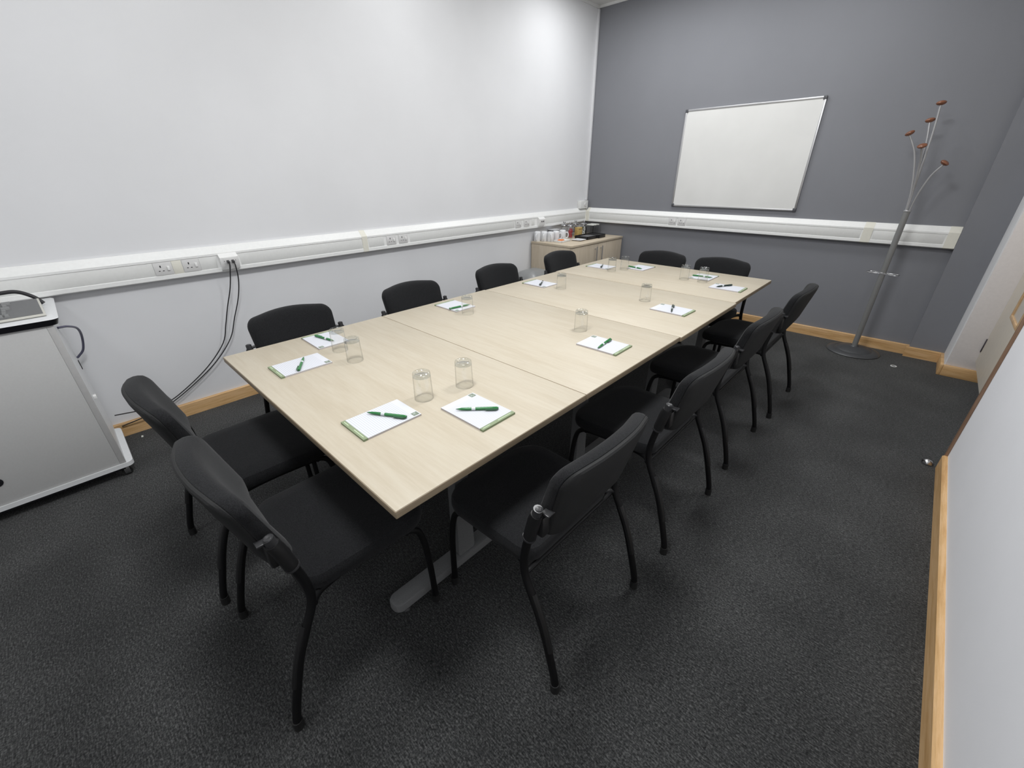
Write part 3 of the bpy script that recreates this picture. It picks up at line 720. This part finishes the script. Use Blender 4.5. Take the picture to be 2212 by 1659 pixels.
# wedge: high at the wall side, low towards the room
prof = [(-.105, .026), (-.10, .001), (-.092, .001), (-.085, .02), (.085, .003), (.098, .002), (.102, .006), (.100, .012), (-.085, .050), (-.103, .046)]
kb.prism(prof, 1, -.44, .145); kb.build('case', M['keyrim'], t)
kp = B()
kp.loft([[(-.082, -.43, .0492), (.094, -.43, .0131), (.094, .138, .0131), (-.082, .138, .0492)], [(-.082, -.43, .0506), (.094, -.43, .0145), (.094, .138, .0145), (-.082, .138, .0506)]]); kp.build('deck', M['keybody'], t)
ks = B()
zk = lambda x: .0506-(x+.082)*(.0361/.176)
random.seed(3)
for r in range(6):
    x0 = -.078+r*.0268
    yy = -.42
    while yy < .03:
        w = .0165 if random.random() < .8 else .03
        if not (r == 0 and random.random() < .15):
            x1 = x0+.0225
            if yy > -.03 and r in (2, 4): x1 = x0+.0225
            ks.loft([[(x0, yy, zk(x0)), (x1, yy, zk(x1)), (x1, yy+w, zk(x1)), (x0, yy+w, zk(x0))], [(x0+.002, yy+.002, zk(x0)+.006), (x1-.002, yy+.002, zk(x1)+.006), (x1-.002, yy+w-.002, zk(x1)+.006), (x0+.002, yy+w-.002, zk(x0)+.006)]])
        yy += w+.003
ks.build('keys', M['keys'], t)
tag(B().tube([(.16, -5.42, ZT+.027), (.18, -5.30, ZT+.058), (.20, -5.17, ZT+.086), (.20, -5.09, ZT+.093), (.20, -5.035, ZT+.090), (.215, -4.99, ZT+.060), (.225, -4.968, ZT+.026)], .009, 12, 6).build('power_lead', M['cable']),
    'thick black lead arching behind the keyboard on the trolley', 'cable')

# ------------------------------------------------------------------ cabinet in the corner
CX0, CX1, CY0, CY1, CZ = .022, .585, -1.085, -.03, .755
t = thing('storage_cabinet', 'pale wood two-door cabinet in the corner holding tea things', 'cabinet', ((CX0+CX1)/2, (CY0+CY1)/2, 0))
def P(b, n, m, par=None): o = b.build(n, m, par or t); o.location = (0, 0, 0) if par else (-(CX0+CX1)/2, -(CY0+CY1)/2, 0); return o
P(B().box(CX0, CX1-.02, CY0+.006, CY1-.006, .0, CZ-.024, .001), 'carcass', M['cabinet'])
P(B().box(CX0, CX1+.006, CY0, CY1, CZ-.024, CZ, .002), 'worktop', M['cabtop'])
ym = (CY0+CY1)/2
for y0, y1, hy in ((CY0+.008, ym-.0015, ym-.065), (ym+.0015, CY1-.008, ym+.045)):
    dd = P(B().box(CX1-.019, CX1, y0, y1, .06, CZ-.028, .0015), 'door', M['cabinet'])
    h = B().tube([(CX1+.03, hy, .50), (CX1+.03, hy, .70)], .006, 12, 1)
    for z in (.525, .675): h.tube([(CX1-.001, hy, z), (CX1+.03, hy, z)], .005, 10, 1)
    P(h, 'handle', M['alu'], dd)

# upturned mugs
def make_mug():
    t = thing('mug', '', 'mug', (0, 0, 0), 0, 'white mugs on the cabinet')
    B().lathe([(.0375, .0), (.0385, .002), (.0385, .085), (.0365, .098), (.031, .104), (.026, .104), (.0245, .1015), (.0, .1015)], (0, 0, 0), 32).build('body', M['ceramic'], t)
    B().tube([(.037, 0, .022), (.055, 0, .018), (.066, 0, .036), (.066, 0, .060), (.055, 0, .078), (.037, 0, .074)], .0062, 10, 5).build('handle', M['ceramic'], t)
    return t
mg = make_mug()
MG = [(.062, -1.026, -1.1, 'upturned white mug on cabinet, leftmost, against the wall'),
      (.122, -.972, -1.0, 'upturned white mug on cabinet, second from the left'),
      (.196, -.950, -.8, 'upturned white mug on cabinet, front one of the cluster'),
      (.198, -.855, .9, 'upturned white mug on cabinet, behind the orange packet')]
for i, (x, y, r, lab) in enumerate(MG):
    if i == 0: mg.location = (x, y, CZ); mg.rotation_euler = (0, 0, r); mg['label'] = lab
    else: dup(mg, (x, y, CZ), r, lab)
t = dup(mg, (.20, -.735, CZ), .75, 'white mug with handle showing on the right, beside jars')
t = thing('saucer_stack', 'stack of white saucers behind the upturned mugs', 'saucers', (.075, -.745, CZ))
for k in range(7):
    B().lathe([(.035, .0), (.045, .004), (.070, .013), (.071, .0145), (.045, .009), (.0, .008)], (0, 0, k*.0145), 32).build('saucer', M['ceramic'], t)

# glass jars with steel lids
def make_jar(label, x, y, fill, m1, m2, seed):
    t = thing('glass_jar', label, 'jar', (x, y, CZ), 0, 'storage jars with steel lids')
    B().lathe([(.030, .002), (.038, .008), (.041, .03), (.041, .105), (.036, .122), (.034, .128), (.0325, .128), (.0345, .121), (.039, .104), (.039, .03), (.036, .012), (.002, .008)], (0, 0, 0), 32).build('jar_body', M['acrylic'], t)
    ld = B().lathe([(.037, .126), (.039, .129), (.039, .135), (.033, .142), (.018, .149), (.010, .151), (.0, .151)], (0, 0, 0), 32).build('lid', M['chrome'], t)
    B().lathe([(.006, .150), (.006, .156), (.013, .163), (.015, .170), (.011, .177), (.0, .180)], (0, 0, 0), 20).build('lid_knob', M['chrome'], ld)
    rnd = random.Random(seed); b = B()
    for k in range(fill):
        a = rnd.random()*6.28; rr = rnd.random()*.018; z = .014+.085*k/max(1, fill-1)
        bm = bmesh.new(); bmesh.ops.create_cube(bm, size=1)
        bmesh.ops.scale(bm, vec=(.030, .007, .022), verts=bm.verts)
        bmesh.ops.bevel(bm, geom=bm.edges[:], offset=.002, segments=1, affect='EDGES')
        bmesh.ops.rotate(bm, matrix=Matrix.Rotation(rnd.random()*3, 3, 'Z') @ Matrix.Rotation(rnd.uniform(-.6, .6), 3, 'X'), verts=bm.verts)
        bmesh.ops.translate(bm, vec=(rr*math.cos(a), rr*math.sin(a), z), verts=bm.verts)
        b._bm(bm, m1 if rnd.random() < .72 else m2)
    o = b.build('packets', M[m1] if isinstance(m1, str) else m1, t); o['kind'] = 'stuff'
make_jar('steel-lidded glass jar of violet packets, behind the handled mug', .10, -.575, 16, 'blue', 'white', 1)
make_jar('steel-lidded glass jar of red packets', .185, -.565, 22, 'red', 'red', 2)
make_jar('steel-lidded glass jar partly hidden behind the tan carton', .115, -.365, 16, 'blue', 'cap', 3)
make_jar('steel-lidded glass jar of white and green packets', .20, -.31, 17, 'white', 'dgreen', 4)
t = thing('carton', 'small tan carton standing between the glass jars', 'box', (.225, -.455, CZ), R_(-8))
B().box(-.028, .028, -.038, .038, 0, .112, .001).build('box', M['gold'], t)
b = B(); b.box(.0278, .0286, -.032, .032, .012, .016); b.box(.0278, .0286, -.028, .028, .085, .098); b.box(.0278, .0286, .031, .035, .008, .105); b.build('print', M['golddark'], t)
# clear acrylic rack
t = thing('acrylic_rack', 'clear acrylic rack with compartments behind the black tray', 'rack', (.225, -.165, CZ))
b = B(); b.box(-.075, .075, -.09, .09, 0, .004)
for y in (-.09, -.03, .03, .0865): b.box(-.075, .075, y, y+.0035, 0, .125)
b.box(-.075, -.0715, -.09, .09, 0, .125); b.box(.0715, .075, -.09, .09, 0, .115); b.build('rack_body', M['acrylic'], t)
b = B()
for y in (-.055, .0, .06): b.box(-.06, .055, y-.018, y+.018, .112, .124, .004)
b.build('sachets', M['white'], t)
# black tray
t = thing('drinks_tray', 'black plastic organiser tray on front of the cabinet top', 'tray', (.375, -.43, CZ))
b = B()
def traybox(x0, x1, y0, y1, h, w=.006):
    b.box(x0, x1, y0, y1, 0, .006); b.box(x0, x0+w, y0, y1, 0, h, .001); b.box(x1-w, x1, y0, y1, 0, h, .001); b.box(x0, x1, y0, y0+w, 0, h, .001); b.box(x0, x1, y1-w, y1, 0, h, .001)
traybox(-.095, .085, -.17, .03, .036); traybox(-.085, .105, .035, .175, .040); b.build('tray_body', M['trayblack'], t)
B().box(-.045, .07, -.14, .015, .006, .033, .004).build('insert', M['traygrey'], t)
B().box(-.075, .09, .05, .16, .006, .034, .004).build('insert', M['trayblack'], t)
# small plate
t = B().loft([[(x, y, 0) for x, y in rrect(-.045, .045, -.045, .045, .015)], [(x, y, .004) for x, y in rrect(-.052, .052, -.052, .052, .016)], [(x, y, .012) for x, y in rrect(-.068, .068, -.068, .068, .018)], [(x, y, .013) for x, y in rrect(-.066, .066, -.066, .066, .018)], [(x, y, .006) for x, y in rrect(-.050, .050, -.050, .050, .014)]]).build('plate', M['ceramic'], loc=(.40, -.69, CZ))
t.rotation_euler = (0, 0, .05); tag(t, 'small square white plate on cabinet beside the black tray', 'plate')
# sachet dish
t = thing('sachet_dish', 'shallow pale dish on cabinet corner below the mugs', 'dish', (.302, -.875, CZ), R_(4))
b = B(); b.box(-.055, .055, -.09, .09, 0, .004, .001)
for a in ((-.055, -.051, -.09, .09), (.051, .055, -.09, .09), (-.055, .055, -.09, -.086), (-.055, .055, .086, .09)): b.box(*a, 0, .020, .001)
b.build('dish_body', M['cover'], t)
tag(B().loft([[(x, y, 0) for x, y in rrect(-.022, .022, -.03, .03, .004)], [(x, y, .012) for x, y in rrect(-.026, .026, -.034, .034, .004)], [(x, y, .020) for x, y in rrect(-.015, .015, -.026, .026, .004)]]).build('sachet', M['orange'], loc=(.298, -.890, CZ+.005)),
    'orange packet lying in the sachet dish', 'packet')
o = B().loft([[(x, y, 0) for x, y in rrect(-.026, .026, -.034, .034, .004)], [(x, y, .010) for x, y in rrect(-.029, .029, -.037, .037, .004)], [(x, y, .017) for x, y in rrect(-.016, .016, -.028, .028, .004)]]).build('sachet', M['white'], loc=(.302, -.815, CZ+.005))
o.rotation_euler = (0, 0, .3); tag(o, 'white packet beside the orange packet in the dish', 'packet')

# ------------------------------------------------------------------ swing-lid bin
t = thing('waste_bin', 'grey dome-lidded bin between the cabinet and a wall-side chair', 'bin', (.285, -1.345, 0))
def lp(w, d, z): return [(x, y, z) for x, y in rrect(-w, w, -d, d, min(w, d)*.55)]
B().loft([lp(.12, .155, 0), lp(.125, .16, .02), lp(.155, .195, .36), lp(.16, .20, .37)]).build('bin_body', M['binlid'], t)
B().loft([lp(.165, .205, .365), lp(.168, .208, .385), lp(.160, .200, .42), lp(.140, .178, .465), lp(.105, .14, .497), lp(.06, .085, .514), lp(.02, .03, .519)]).build('lid', M['binlid'], t)
rg = []
for k in range(13):
    a = PI*k/12; rg.append((.075-.02*math.sin(a), .19*math.cos(a), .40+.108*math.sin(a)))
B().tube(rg, .005, 8, 1).build('flap_ridge', M['binglint'], t)

# ------------------------------------------------------------------ small things on the floor
t = thing('door_stop', 'small silver dome door stop on carpet by the right wall', 'door stop', (3.665, -1.93, 0))
B().lathe([(.024, 0), (.025, .006), (.021, .018), (.012, .027), (.0, .030)], (0, 0, 0), 24).build('dome', M['chrome'], t)
B().tube([(-.026, .0, .012), (-.022, .0, .013)], .008, 10, 1).build('buffer', M['rubber'], t)
t = thing('floor_ring', 'small pale ring with dark centre set in carpet near coat stand', 'floor fitting', (3.414, -.403, 0))
B().lathe([(.021, 0), (.021, .003), (.016, .004), (.015, 0.001)], (0, 0, 0), 24, closed=True).build('rim', M['switch'], t)
B().lathe([(.0155, 0), (.0155, .0012), (.0, .0012)], (0, 0, 0), 20).build('plug', M['hole'], t)
tag(B().loft([[(-.012, -.004, 0), (.010, -.006, 0), (.014, .003, 0), (-.009, .006, 0)], [(-.011, -.003, .002), (.009, -.005, .003), (.012, .002, .003), (-.008, .005, .002)]]).build('paper_scrap', M['white'], loc=(.098, -4.86, 0.0005)),
    'tiny white paper scrap on carpet by the left skirting', 'litter')
